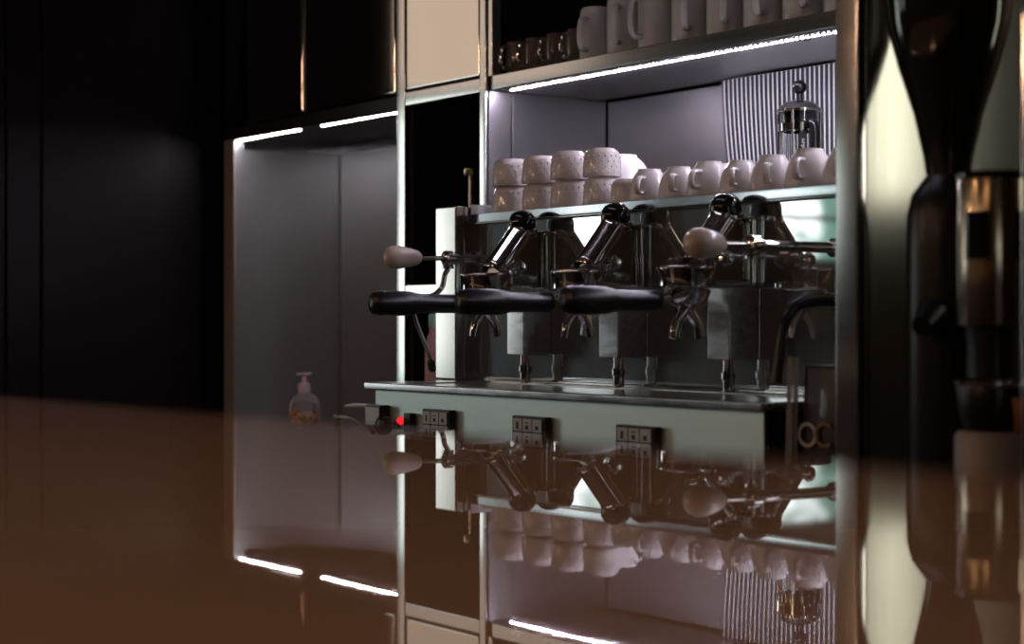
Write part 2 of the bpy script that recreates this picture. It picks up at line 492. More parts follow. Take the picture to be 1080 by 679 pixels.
# shelf across the niche
t = thing('steel_shelf', 'deep steel shelf carrying grey mugs, LED strip below its front edge', 'shelf', (-2.2, YW, ZS0))
obj('shelf_board', box(B(), (X5 + 0.005, YW + 0.004, ZS0), (XR, YB - 0.002, ZS1 - 0.0006), 0.001), 'steel', t)
obj('front_lip', box(B(), (X5 + 0.0166, YW, ZS0 + 0.0005), (XR, YW + 0.0036, ZS1 + 0.0), 0.0012), 'steel_frame', t)
pc = at(843, 46, 1.985)
obj('cable_grommet', lathe(B(), [(0, -0.0025), (0.009, -0.0025), (0.011, 0)], (pc.x, 1.995, ZS0), (0, 0, 1)), 'black', t)


def led(name, label, xa, xb, y, z, mat, pitch=0.0115, group=None, clips=(), front=0.004):
    t = thing(name, label, 'light strip', ((xa + xb) / 2, y, z), group)
    obj('carrier', box(B(), (xa, y - front, z - 0.0008), (xb, y + 0.004, z), 0.0003), 'black_matte' if front > 0.01 else 'led_strip', t)  # wide black strip added to darken the shelf underside and hide bead reflections
    bm = B(); x = xa + 0.006
    while x < xb - 0.004:
        box(bm, (x - 0.0013, y - 0.002, z - 0.0014), (x + 0.0013, y + 0.002, z - 0.00085))
        x += pitch
    obj('led_beads', bm, mat, t, False)
    for cx in clips:
        obj('clip', box(B(), (cx - 0.004, y - 0.007, z - 0.003), (cx + 0.004, y - 0.0045, z + 0.004), 0.0005), 'white', t)
    return t


led('led_strip', 'dotted violet white LED strip under the mug shelf', at(538, 0, 1.985).x, XR - 0.01, 1.985, ZS0 - 0.0003, 'led', front=0.024)
led('led_strip', 'left length of white LED strip under the dark cabinet doors', X1 + 0.004, at(317, 0, YW + .012).x, YW + 0.012, ZA + 0.0, 'led_alc', 0.0088, None)
led('led_strip', 'right length of white LED strip under the dark cabinet doors', at(339, 0, YW + .012).x, X2 - 0.004, YW + 0.012, ZA + 0.0, 'led_alc', 0.0088, None)

# ------------------------------------------------------------------ steel partition right of the machine and the grinder bay
YD = 1.58
XPa = at(880.5, 0, YD).x; XPb = at(904.5, 0, YD).x
t = thing('steel_partition', 'tall steel partition standing between espresso machine and grinders', 'partition', (XPa, YD, BK_Z))
obj('front_edge', box(B(), (XPa, YD, BK_Z), (XPb, YD + 0.016, ZT), 0.003, 3), 'steel_frame', t)
bm = box(B(), (XPa + 0.003, YD + 0.0165, BK_Z), (XPb - 0.002, 2.39, ZT), 0.001)
obj('panel', bm, 'steel_side', t)
XQ = at(1077, 0, 1.42).x
t = thing('steel_post', 'slim steel post at the right edge of the grinder bay', 'post', (XQ, 1.42, BK_Z))
obj('shaft', box(B(), (XQ, 1.42, BK_Z + 0.01), (XQ + 0.03, 1.45, ZT), 0.002), 'steel_frame', t)
obj('foot_plate', box(B(), (XQ - 0.012, 1.408, BK_Z), (XQ + 0.042, 1.462, BK_Z + 0.0098), 0.002), 'steel_frame', t)
t = thing('bay_lining', 'steel backed grinder bay right of the partition', 'back panel', (-1.1, YB, BK_Z))
obj('back_panel', box(B(), (XPb + 0.002, YB, BK_Z), (-0.5, YB + 0.012, 1.70), 0.001), 'steel', t)
obj('bay_shelf', box(B(), (XPb + 0.002, 1.9, 1.701), (-0.5, YB + 0.012, 1.73), 0.001), 'steel', t)
t = thing('light_tube', 'added vertical light tube out of view in the grinder bay', 'light', (-0.99, YB - 0.02, 1.36))  # lamp added where its reflection makes the glare on the partition
obj('tube', lathe(B(), [(0, 1.36), (0.015, 1.365), (0.015, 1.695), (0, 1.70)], (-0.99, YB - 0.022, 0), (0, 0, 1), 20), 'bay_fill', t)
for z_ in (1.345, 1.6995):
    obj('tube_holder', box(B(), (-1.01, YB - 0.04, z_), (-0.97, YB - 0.0005, z_ + 0.014 if z_ < 1.5 else z_ + 0.0014), 0.002), 'white', t)

# ------------------------------------------------------------------ espresso machine
YP = 1.80            # mirrored back panel
YS = 1.588           # front of the base slab
ZP = 1.063           # top of the base slab
XL = at(383.5, 0, YS).x; XRM = at(802.5, 0, YS).x
Z_TR0, Z_TR1 = 1.336, 1.351
em = thing('espresso_machine', 'three group chrome espresso machine with mirrored back on the rear counter', 'espresso machine', (-2.2, 1.85, BK_Z))
# base: lower body, slab with drip well, front fascia
YF = YS + 0.012
obj('base_body', box(B(), (XL + 0.020, YF + 0.004, BK_Z + 0.012), (XRM - 0.010, 2.19, ZP - 0.0135), 0.003), 'dark', em)
obj('front_fascia', box(B(), (XL + 0.0185, YF, BK_Z + 0.03), (XRM - 0.008, YF + 0.0035, ZP - 0.013), 0.001), 'machine', em)
obj('side_fascia', box(B(), (XRM - 0.0095, YF + 0.0045, BK_Z + 0.03), (XRM - 0.006, 2.19, ZP - 0.013), 0.001), 'dark', em)
for fx in (XL + 0.06, XRM - 0.06):
    for fy in (1.66, 2.13):
        obj('foot', lathe(B(), [(0, 0.0005), (0.022, 0.0005), (0.018, 0.0115), (0, 0.0115)], (fx, fy, BK_Z)), 'black', em)
bm = B()     # frame of the slab round the drip well
WY0, WY1 = YS + 0.022, YP - 0.012
WX0, WX1 = XL + 0.085, XRM - 0.06
box(bm, (XL, YS, ZP - 0.0125), (XRM, WY0, ZP), 0.0025, 3)
box(bm, (XL, WY1, ZP - 0.0125), (XRM, YP + 0.02, ZP), 0.001)
box(bm, (XL, WY0 + 0.0003, ZP - 0.0125), (WX0, WY1 - 0.0003, ZP), 0.001)
box(bm, (WX1, WY0 + 0.0003, ZP - 0.0125), (XRM, WY1 - 0.0003, ZP), 0.001)
obj('base_slab', bm, 'slab', em)
obj('drip_tray', box(B(), (WX0 + 0.001, WY0 + 0.001, ZP - 0.0128), (WX1 - 0.001, WY1 - 0.001, ZP - 0.0105), 0.0005), 'slab', em)
bm = B()
for i in range(5):
    sy = WY0 + 0.020 + i * (WY1 - WY0 - 0.040) / 4
    box(bm, (WX0 + 0.004, sy - 0.0145, ZP - 0.006), (WX1 - 0.004, sy + 0.0145, ZP - 0.002), 0.0015)
for i in range(5):
    sx = WX0 + 0.03 + i * (WX1 - WX0 - 0.06) / 4
    box(bm, (sx - 0.004, WY0 + 0.004, ZP - 0.0103), (sx + 0.004, WY1 - 0.004, ZP - 0.0061), 0.0005)
obj('drip_grate', bm, 'slab', em)
# upper body behind the mirror
XBL = at(487, 0, YP).x - 0.005
XBR = -1.712
obj('mirror_panel', box(B(), (XBL, YP, ZP + 0.002), (XBR, YP + 0.003, Z_TR0 - 0.0005), 0.0006), 'mirror', em)
obj('bottom_strip', box(B(), (XBL + 0.004, YP - 0.004, ZP + 0.0003), (XBR - 0.004, YP - 0.0004, ZP + 0.006), 0.001), 'chrome', em)
obj('upper_body', box(B(), (XBL, YP + 0.0035, ZP + 0.002), (XBR, 2.17, Z_TR0 - 0.003), 0.004), 'machine', em)
# end posts
YPO = 1.765
p0, p1 = at(459, 218, YPO), at(480.5, 217, YPO)
zpt = at(470, 218, YPO).z
for (a, b) in ((p0.x, p1.x), (XBR + 0.001, XBR + 0.056)):
    bm = box(B(), (a, YPO, ZP + 0.0005), (b, YPO + 0.018, zpt), 0.003, 3)
    o = obj('end_post', bm, 'post', em)
    obj('post_side', box(B(), (a + 0.002, YPO + 0.0185, ZP + 0.0005), (b - 0.001, 2.16, zpt - 0.001), 0.002), 'steel_frame', o)
# cup tray with front band and raised end rail
YT = 1.790
bm = box(B(), (p1.x + 0.0025, YT + 0.003, Z_TR0 + 0.004), (XBR, 2.18, Z_TR1 - 0.001), 0.001)
obj('cup_tray', bm, 'steel', em)
obj('tray_front', box(B(), (p1.x + 0.0055, YT - 0.001, Z_TR0), (XBR, YT + 0.0025, Z_TR1), 0.0012), 'band', em)
obj('tray_lip', box(B(), (p1.x + 0.0055, YT - 0.0035, Z_TR0 - 0.003), (XBR, YT - 0.0014, Z_TR0 - 0.0003), 0.0008), 'chrome', em)
bm = box(B(), (p1.x + 0.002, YT + 0.004, Z_TR1 - 0.001), (p1.x + 0.0045, 2.16, Z_TR1 + 0.018), 0.001)
obj('end_rail', bm, 'steel_frame', em)
GX = [-2.477, -2.230, -1.978]


def sub(name, bm, mat, par, **k):
    return obj(name, bm, mat, par, **k)


ycol = atX(512, 300, GX[0]).y      # centre of the brew collar
zcol = atX(512, 300, GX[0]).z
for gx in GX:
    g = B()
    # tilted front barrel from the collar up to the cap
    top = Vector((gx, YP - 0.040, 1.312)); bot = Vector((gx, ycol + 0.016, zcol + 0.018))
    ax = (top - bot)
    L_ = ax.length
    lathe(g, [(0, 0), (0.020, 0), (0.0225, 0.004), (0.0228, 0.010), (0.0212, 0.014), (0.0212, L_ - 0.010), (0.0225, L_ - 0.007), (0.0225, L_ - 0.002), (0.019, L_), (0, L_)], bot, ax, 40)
    # neck: tapering block back to the panel
    nk = bmesh.new()
    prism(nk, [(ycol + 0.018, zcol - 0.004), (ycol + 0.018, zcol + 0.022), (YP - 0.046, 1.306), (YP - 0.016, 1.309), (YP - 0.016, zcol - 0.006)], 'x', gx - 0.0185, gx + 0.0185)
    bmesh.ops.bevel(nk, geom=nk.edges[:], offset=0.006, segments=4, affect='EDGES', profile=0.5)
    tm = bpy.data.meshes.new('t'); nk.to_mesh(tm); nk.free(); g.from_mesh(tm); bpy.data.meshes.remove(tm)
    box(g, (gx - 0.030, YP - 0.0155, zcol - 0.010), (gx + 0.030, YP - 0.0005, 1.314), 0.006, 3)
    lathe(g, [(0.0, 0), (0.012, 0), (0.013, 0.002), (0.013, 0.006), (0, 0.0065)], (gx + 0.0185, YP - 0.07, zcol + 0.026), (1, 0, 0), 24)
    gh = sub('group_head', g, 'chrome', em)
    # brew collar, a broad chrome ring
    c = B()
    lathe(c, [(0, 0.0185), (0.030, 0.0185)] + [(0.0375 + 0.0045 * math.cos(a), 0.014 + 0.0045 * math.sin(a)) for a in [(90 - 15 * i) * PI / 180 for i in range(8)]] + [(0.0405, 0.009), (0.0405, -0.010), (0.038, -0.0125), (0.034, -0.0135), (0, -0.0135)], (gx, ycol, zcol), (0, 0, 1), 48)
    sub('collar', c, 'chrome', gh)
    k_ = B()
    lathe(k_, [(0.0, 0.0), (0.020, 0.0), (0.0228, 0.003), (0.0228, 0.012), (0.0212, 0.020), (0.0155, 0.027), (0.008, 0.0305), (0, 0.0315)], top + Vector((0, 0.002, 0.004)), (0, -0.12, 1), 32)
    sub('cap', k_, 'blackgloss', gh)
    n_ = B()
    lathe(n_, [(0.0205, -0.010), (0.0235, -0.009), (0.0245, -0.006), (0.0240, -0.001), (0.0205, -0.0005)], top + Vector((0, 0.002, 0.004)), (0, -0.12, 1), 32, close=True)
    sub('cap_ring', n_, 'chrome', gh)
    # side lever knob
    v_ = B()
    tube(v_, [(gx + 0.026, ycol + 0.04, zcol + 0.03), (gx + 0.042, ycol + 0.035, zcol + 0.028)], 0.006)
    lathe(v_, [(0, 0), (0.009, 0.001), (0.012, 0.006), (0.010, 0.012), (0, 0.014)], (gx + 0.040, ycol + 0.035, zcol + 0.028), (1, -0.2, 0))
    sub('lever', v_, 'chrome', gh)
    # drain box and its leg under the group
    bxr = gx + 0.0265; bxl = gx - 0.0205
    yb0 = atX(552, 350, GX[0] + 0.0265).y
    zbx0 = atX(552, 374.5, GX[0] + 0.0265).z
    bx = sub('drain_box', box(B(), (bxl, yb0, zbx0), (bxr, YP - 0.0005, zcol - 0.012), 0.002), 'slab', em)
    ly = atX(554, 390, gx).y if gx == GX[0] else ly
    lg = B()
    lathe(lg, [(0, zbx0 - 0.0002 - ZP), (0.0085, zbx0 - 0.0002 - ZP), (0.0085, 0.030), (0.011, 0.028), (0.011, 0.020), (0.009, 0.018), (0.009, 0.0005), (0, 0.0005)], (gx, ly, ZP), (0, 0, 1), 24)
    sub('drain_leg', lg, 'chrome', bx)

# steam valves: lever knob, valve body, pipe
for (lx, py, wand) in ((at(503, 271, YP).x, 271, 'l'), (-1.800, 257, 'r')):
    if wand == 'l':
        tip, kend, ven = atX(406, 271, lx), atX(443, 271, lx), atX(468, 271, lx)
        z = tip.z; yt, yk, yv = tip.y, kend.y, ven.y
    else:
        z = atX(745, 257, lx).z; yt, yk, yv = [q - 0.02 for q in (atX(738, 257, lx).y, atX(775, 257, lx).y, atX(800, 257, lx).y)]
    par = em
    vb = B()
    lathe(vb, [(0, 0), (0.009, 0), (0.0135, 0.003), (0.0135, 0.016), (0.010, 0.019), (0.0095, 0.026), (0.0075, 0.028), (0.0075, YP - yv - 0.006), (0.013, YP - yv - 0.005), (0.013, YP - yv - 0.0005), (0, YP - yv - 0.0005)], (lx, yv, z), (0, 1, 0), 28)
    lathe(vb, [(0, 0), (0.010, 0), (0.010, 0.004), (0.008, 0.006), (0, 0.006)], (lx, yv + 0.009, z - 0.018), (0, 0, 1), 20)
    sv = obj('steam_valve', vb, 'chrome', par)
    st = B(); tube(st, [(lx, yk - 0.004, z), (lx, yv + 0.002, z)], 0.0042)
    sub('valve_stem', st, 'chrome', sv)
    kb = B()
    L_ = yk - yt
    lathe(kb, [(0, 0), (0.009, 0.001), (0.0155, 0.005), (0.0190, 0.013), (0.0200, 0.022), (0.0190, 0.032), (0.0160, 0.36 * L_ + 0.024), (0.0125, L_ - 0.006), (0.008, L_), (0, L_)] if L_ > 0.06 else
          [(0, 0), (0.010, 0.001), (0.0155, 0.006), (0.0180, 0.014), (0.0175, 0.022), (0.0130, L_ - 0.006), (0.008, L_), (0, L_)], (lx, yt, z), (0, 1, 0), 32)
    sub('valve_knob', kb, 'ivory', sv, label='ivory white steam lever knob')
    wd = B()
    if wand == 'l':
        q0 = Vector((lx, yv + 0.009, z - 0.018))
        pts = [q0, atX(469, 290, lx), atX(466, 303, lx), atX(457, 311, lx), atX(443, 316, lx), atX(437, 326, lx), atX(440, 342, lx), atX(451, 370, lx), atX(457, 392, lx)]
        tube(wd, pts, [0.0045] * 4 + [0.0042, 0.0038, 0.0036, 0.0036, 0.0036], 12, 6)
        sub('steam_wand', wd, 'chrome', sv)
        nz = B(); lathe(nz, [(0, 0), (0.0055, 0.001), (0.007, 0.006), (0.007, 0.018), (0.004, 0.022), (0, 0.022)], pts[-1], (pts[-2] - pts[-1]), 16)
        sub('wand_tip', nz, 'black', sv)
    else:
        q0 = Vector((lx, yv + 0.009, z - 0.018))
        pts = [Vector((lx, YP - 0.0005, atX(878, 318, lx).z))] + [atX(a, b, lx) for a, b in ((862, 318), (845, 321), (833, 329), (826, 345), (822, 375), (819, 404))]
        tube(wd, pts, 0.0075, 12, 8)
        sub('steam_wand', wd, 'black', sv, label='dark bent steam pipe')
# controls on the fascia
FY = YF - 0.0003


def fpos(px, py):
    return at(px, py, YF)


for (a, b, y0, y1) in ((452, 486, 430.5, 466), (547, 587, 437.5, 475), (656.5, 703, 447, 486)):
    A_, Bq = fpos(a, y0), fpos(b - 5, y1)
    pd = obj('button_pad', box(B(), (A_.x, FY - 0.012, Bq.z), (Bq.x, FY, A_.z), 0.0015), 'black', em)
    w_ = (Bq.x - A_.x); h_ = (A_.z - Bq.z)
    for r in range(2):
        for k in range(3):
            bx0 = A_.x + w_ * (0.07 + k * 0.295); bx1 = bx0 + w_ * 0.27
            bz1 = A_.z - h_ * (0.08 + r * 0.43); bz0 = bz1 - h_ * 0.39
            bt = sub('button', box(B(), (bx0, FY - 0.0145, bz0), (bx1, FY - 0.0122, bz1), 0.0008), 'button', pd)
            ic = B(); cx_, cz_ = (bx0 + bx1) / 2, (bz0 + bz1) / 2
            s_ = w_ * 0.045
            box(ic, (cx_ - s_ * (0.7 if k == 0 else 1), FY - 0.0149, cz_ - s_ * 1.6), (cx_ + s_ * (0.7 if k == 0 else 1), FY - 0.0147, cz_ + s_ * (1.2 if k == 0 else 0)))
            if k == 1:
                box(ic, (cx_ - s_, FY - 0.0149, cz_ + s_ * 0.8), (cx_ + s_, FY - 0.0147, cz_ + s_ * 1.3))
            sub('button_icon', ic, 'icon', pd, smooth=False)
A_, Bq = fpos(395, 426), fpos(411, 452)
gg = obj('gauge', box(B(), (A_.x, FY - 0.018, Bq.z), (Bq.x, FY, A_.z), 0.0015), 'black', em)
sub('gauge_face', box(B(), (A_.x + 0.003, FY - 0.0192, Bq.z + 0.006), (Bq.x - 0.003, FY - 0.0182, A_.z - 0.004), 0.0003), 'gauge', gg)
kc = at(401, 447, YF - 0.035)
kb = B()
lathe(kb, [(0, 0.016), (0.006, 0.016), (0.006, 0.0), (0.013, -0.002), (0.0155, -0.006), (0.0155, -0.018), (0.012, -0.021), (0, -0.022)], (kc.x, YF - 0.017, kc.z - 0.003), (0, 1, 0), 24)
obj('rotary_knob', kb, 'black', em)
rc = fpos(423, 443.5)
obj('pilot_light', lathe(B(), [(0.0, -0.007), (0.004, -0.006), (0.0062, -0.003), (0.007, 0), (0, 0)], (rc.x, FY, rc.z), (0, 1, 0), 20), 'redlight', em, label='glowing red pilot light')
A_, Bq = fpos(432, 435), fpos(439, 456)
obj('rocker_switch', box(B(), (A_.x, FY - 0.012, Bq.z), (Bq.x, FY, A_.z), 0.002), 'black', em)

# ------------------------------------------------------------------ portafilters (each locked into a group, made once and copied)
pf = thing('portafilter', 'x', 'portafilter', (0, 0, 0), 'portafilters locked in the three groups')
yt = atX(391, 320, GX[0]).y - ycol                    # tip of the grip, relative to the basket centre
zh = atX(435, 320, GX[0]).z - zcol
b_ = B()
lathe(b_, [(0.0, -0.042), (0.012, -0.042), (0.022, -0.036), (0.031, -0.028), (0.035, -0.0175), (0.033, -0.0150), (0, -0.0148)], (0, 0, 0), (0, 0, 1), 40)
tube(b_, [(0, -0.028, -0.026), (0, -0.045, zh + 0.004), (0, -0.058, zh)], [0.008, 0.0075, 0.0075], 16, 5)
obj('basket', b_, 'chrome', pf)
h_ = B()
L_ = abs(yt) - 0.050
prof = [(0, 0), (0.0125, 0.0), (0.0148, 0.003), (0.0150, 0.012), (0.0150, 0.016), (0.0152, L_ * 0.45), (0.0165, L_ * 0.50), (0.0190, L_ * 0.57), (0.0195, L_ * 0.68), (0.0195, L_ - 0.014), (0.0170, L_ - 0.005), (0.010, L_ - 0.0005), (0.006, L_), (0.0055, L_ - 0.001), (0, L_ - 0.001)]
lathe(h_, prof, (0, -0.050, zh), (0, -1, 0), 32)
obj('handle', h_, 'black', pf)
s_ = B()
for sgn in (-1, 1):
    tube(s_, [(0, 0, -0.040), (0, sgn * 0.010, -0.052), (0, sgn * 0.020, -0.066), (0, sgn * 0.024, -0.084)], [0.0085, 0.008, 0.0072, 0.0062], 14, 6)
obj('spout', s_, 'chrome', pf)
plabels = ['portafilter with black handle in the group nearest the ivory left steam knob', 'portafilter with black handle in the middle group of the machine', 'portafilter with black handle in the group under the right steam knob']
for i, gx in enumerate(GX):
    loc = (gx, ycol, zcol)
    if i == 0:
        pf.location = loc; pf['label'] = plabels[0]
    else:
        dup(pf, loc, None, plabels[i])

# ------------------------------------------------------------------ crockery on the machine
ZC = Z_TR1 + 0.0003


def inverted(prof_out, wall, z0=0.0):
    """closed thin shell of an upside-down vessel from an outer profile (r,z) rim (z=0) to foot (top)."""
    inner = [(max(r - wall, 0.0005), max(z - (wall if i == len(prof_out) - 1 else wall * 0.4), 0)) for i, (r, z) in enumerate(prof_out)]
    inner[0] = (prof_out[0][0] - wall, 0.0)
    return prof_out + inner[::-1]


def handle_loop(r, z0, z1, out, th, sx=1.0):
    pts = [(r - 0.002, 0, z1), (r + out * 0.75, 0, z1 + 0.001), (r + out, 0, (z0 + z1) / 2 + 0.004), (r + out * 0.7, 0, z0 + 0.003), (r - 0.001, 0, z0)]
    return pts, th, sx


def small_cup(label, group):
    t = thing('espresso_cup', label, 'cup', (0, 0, 0), group)
    o = [(0.0310, 0.0), (0.0316, 0.0015), (0.0312, 0.012), (0.0302, 0.026), (0.0288, 0.038), (0.0262, 0.0435), (0.022, 0.046), (0.021, 0.0475), (0.0195, 0.0475), (0.0185, 0.0458), (0.0, 0.0455)]
    bm = B(); lathe(bm, inverted(o, 0.003)[:-1] + [(0, 0.042)], (0, 0, 0), (0, 0, 1), 40)
    b = obj('body', bm, 'cup_emb', t)
    e = B()
    for ring in range(4):
        zz = 0.007 + ring * 0.009; rr = 0.0314 - zz * 0.05
        for k in range(18):
            a = 2 * PI * (k + 0.5 * (ring % 2)) / 18
            c = Vector((rr * math.cos(a), rr * math.sin(a), zz))
            lathe(e, [(0.0022, -0.0003), (0.0017, 0.0008), (0, 0.0013)], c, (math.cos(a), math.sin(a), 0), 6)
    obj('embossed_dots', e, 'cup_emb', b)
    return t


def tea_cup(label, group, sc_=1.0):
    t = thing('coffee_cup', label, 'cup', (0, 0, 0), group)
    o = [(0.0355, 0.0), (0.0362, 0.0012), (0.0355, 0.008), (0.0338, 0.020), (0.0305, 0.033), (0.0262, 0.043), (0.0215, 0.0495), (0.0200, 0.0510), (0.0195, 0.0545), (0.0180, 0.0545), (0.0172, 0.0515), (0.0, 0.0510)]
    o = [(r * sc_, z * sc_) for r, z in o]
    bm = B(); lathe(bm, inverted(o, 0.003)[:-1] + [(0, 0.0475 * sc_)], (0, 0, 0), (0, 0, 1), 40)
    b = obj('body', bm, 'cup', t)
    hb = B(); pts, th, sx = handle_loop(0.0325 * sc_, 0.016 * sc_, 0.036 * sc_, 0.019 * sc_, 0.0034, 1.5)
    pts = [(0.0345 * sc_, 0, 0.013 * sc_)] + [(0.050 * sc_, 0, 0.013 * sc_), (0.054 * sc_, 0, 0.024 * sc_), (0.048 * sc_, 0, 0.036 * sc_), (0.0285 * sc_, 0, 0.038 * sc_)]
    tube(hb, pts, th, 10, 6, 1.6)
    obj('handle', hb, 'cup', t)
    return t


YC = YT + 0.040
g1 = 'embossed espresso cups stacked upside down in pairs'
proto = small_cup('x', g1)
first = True
names = ['in the leftmost pair on the machine', 'in the second pair from the left on the machine', 'in the third pair from the left on the machine', 'in the pair beside the big white cup']
stack_px = [539.5, 570.5, 601, 635]
scl = [(1.05, .97), (1.03, .96), (1.03, .98), (0.99, .96)]
for i, px in enumerate(stack_px):
    p = at(px, 200, YC)
    for lev in range(2):
        lab = ('lower' if lev == 0 else 'upper') + ' white upside-down espresso cup ' + names[i]
        loc = (p.x, YC, ZC + lev * 0.0478 * scl[i][1])
        if first:
            o = proto; o.location = loc; o['label'] = lab; first = False
        else:
            o = dup(proto, loc, random.uniform(0, 1), lab)
        o.scale = (scl[i][0], scl[i][0], scl[i][1])
p = at(662, 195, YC - 0.004)
o = dup(proto, (p.x, p.y, ZC), 0.4, 'single low espresso cup right of the stacked pairs'); o.scale = (0.86, 0.86, 0.80)
g2 = 'white cups upside down along the machine front'
cup = tea_cup('x', g2)
ang = math.radians(-62)
first = True
for (px, s_, da, lab) in ((685, 0.92, 0, 'white upside-down cup just right of the low espresso cup'), (716, 0.90, 8, 'second white upside-down cup from the low espresso cup'),
                          (748, 0.955, -10, 'third white upside-down cup from the low espresso cup'), (781, 0.895, 4, 'white upside-down cup in front of the left edge of the ribbed panel'),
                          (815, 0.94, 8, 'white upside-down cup left of the french press'), (854, 1.0, -4, 'white upside-down cup in front of the french press'), (893, 0.94, 0, 'white cup half hidden behind the steel partition')):
    p = at(px, 190, YC)
    if first:
        o = cup; first = False
    else:
        o = dup(cup, (0, 0, 0))
    o.location = (p.x, YC, ZC); o.rotation_euler = (0, 0, ang + math.radians(da)); o['label'] = lab; o.scale = (s_,) * 3
# second row: pairs behind and the big cup
p = at(652, 190, YC + 0.105)
o = dup(proto, (p.x, YC + 0.105, ZC), 1.2, 'low cup carrying the big white upside-down cup in the second row'); o.scale = (1.0, 1.0, 0.74)
o2 = dup(cup, (p.x, YC + 0.105, ZC + 0.0352), 2.4, 'large white upside-down cup standing highest behind the stacked pairs'); o2.scale = (1.62, 1.62, 1.06)
for o_ in (o, o2): o_['group'] = 'cups in the second row'
for (px, lab) in ((762, 'white upside-down cup in the second row behind the middle cup'),):
    p = at(px, 190, YC + 0.085)
    o = dup(cup, (p.x, YC + 0.085, ZC), 2.2, lab); o.scale = (1.05,) * 3; o['group'] = 'cups in the second row'

# french press behind the cups
YFP = 2.065
p = at(843, 150, YFP)
k_ = 1.0
t = thing('french_press', 'glass french press with black ball knob behind the right cups', 'french press', (p.x, YFP, ZC))
zz = lambda py: at(843, py, YFP).z
X_, R_ = p.x, 0.0335
bm = B(); lathe(bm, [(0, ZC + 0.010), (0.030, ZC + 0.010), (R_ - 0.002, ZC + 0.014), (R_ - 0.002, zz(119)), (R_ - 0.0045, zz(119)), (R_ - 0.0045, ZC + 0.016), (0.028, ZC + 0.0125), (0, ZC + 0.0125)], (X_, YFP, 0), (0, 0, 1), 48)
obj('glass_beaker', bm, 'glass', t)
bm = B()
lathe(bm, [(R_ - 0.0015, zz(139)), (R_ + 0.0008, zz(139)), (R_ + 0.0008, zz(131)), (R_ - 0.0015, zz(131))], (X_, YFP, 0), (0, 0, 1), 48, close=True)
lathe(bm, [(R_ - 0.0015, ZC + 0.012), (R_ + 0.0008, ZC + 0.012), (R_ + 0.0008, ZC + 0.018), (R_ - 0.0015, ZC + 0.018)], (X_, YFP, 0), (0, 0, 1), 48, close=True)
for k in range(4):
    a = k * PI / 2 + 0.5
    tube(bm, [(X_ + (R_ + 0.001) * math.cos(a), YFP + (R_ + 0.001) * math.sin(a), ZC + 0.0005), (X_ + (R_ + 0.001) * math.cos(a), YFP + (R_ + 0.001) * math.sin(a), zz(119))], 0.0022, 8)
obj('frame', bm, 'chrome', t)
bm = B(); lathe(bm, [(0, zz(106)), (0.010, zz(106)), (0.022, zz(108)), (0.031, zz(112.5)), (0.0355, zz(116)), (0.0355, zz(118)), (0.033, zz(118.8)), (0, zz(118.8))], (X_, YFP, 0), (0, 0, 1), 48)
obj('lid', bm, 'chrome', t)
bm = B(); lathe(bm, [(0.0, zz(130)), (0.0285, zz(130)), (0.0285, zz(119)), (0, zz(119))], (X_, YFP, 0), (0, 0, 1), 40)
obj('collar_band', bm, 'blackgloss', t)
bm = B(); r_ = 0.0115; zc = zz(92)
lathe(bm, [(0, zz(106) - 0.0002), (0.006, zz(106) - 0.0002), (0.005, zc - r_ * 0.9)] + [(r_ * math.cos(a), zc + r_ * math.sin(a)) for a in [(-60 + 15 * i) * PI / 180 for i in range(10)]] + [(0, zc + r_)], (X_, YFP, 0), (0, 0, 1), 32)
obj('knob', bm, 'black_matte', t)
bm = B(); tube(bm, [(X_, YFP, zz(130)), (X_, YFP, ZC + 0.035)], 0.0018, 10)
lathe(bm, [(0, 0), (0.027, 0), (0.027, 0.004), (0, 0.004)], (X_, YFP, ZC + 0.031), (0, 0, 1), 36)
obj('plunger', bm, 'chrome', t)
fr = Vector((S, C, 0)); fw = Vector((C, -S, 0))       # sideways and towards the room
R3 = Matrix(((fr.x, fw.x, 0), (fr.y, fw.y, 0), (0, 0, 1)))
bm = B(); pc = Vector((X_, YFP, (zz(140) + zz(172)) / 2)) + fw * (R_ + 0.0012)
box(bm, pc - Vector((0.0045, 0.0008, 0.024)), pc + Vector((0.0045, 0.0008, 0.024)), 0.0005, 1, R3)
bd = obj('badge', bm, 'black', t)
Mx = Matrix.Translation(pc + fw * 0.0011) @ Matrix(((0, -fr.x, fw.x, 0), (0, -fr.y, fw.y, 0), (1, 0, 0, 0), (0, 0, 0, 1)))
obj('lettering', text_bm('bodum', 0.0085, 0.0002, Mx), 'white', bd, False)
bm = B(); hd = Vector((0.86, -0.3, 0)).normalized(); base = Vector((X_, YFP, 0)) + hd * (R_ + 0.001)
tube(bm, [base + Vector((0, 0, zz(135))), base + hd * 0.012 + Vector((0, 0, zz(131))), base + hd * 0.021 + Vector((0, 0, zz(137))), base + hd * 0.0225 + Vector((0, 0, zz(155))), base + hd * 0.021 + Vector((0, 0, zz(175))), base + hd * 0.002 + Vector((0, 0, zz(187)))], [0.005, 0.0058, 0.0062, 0.0062, 0.006, 0.005], 12, 6, 1.3)
obj('handle', bm, 'black_matte', t)

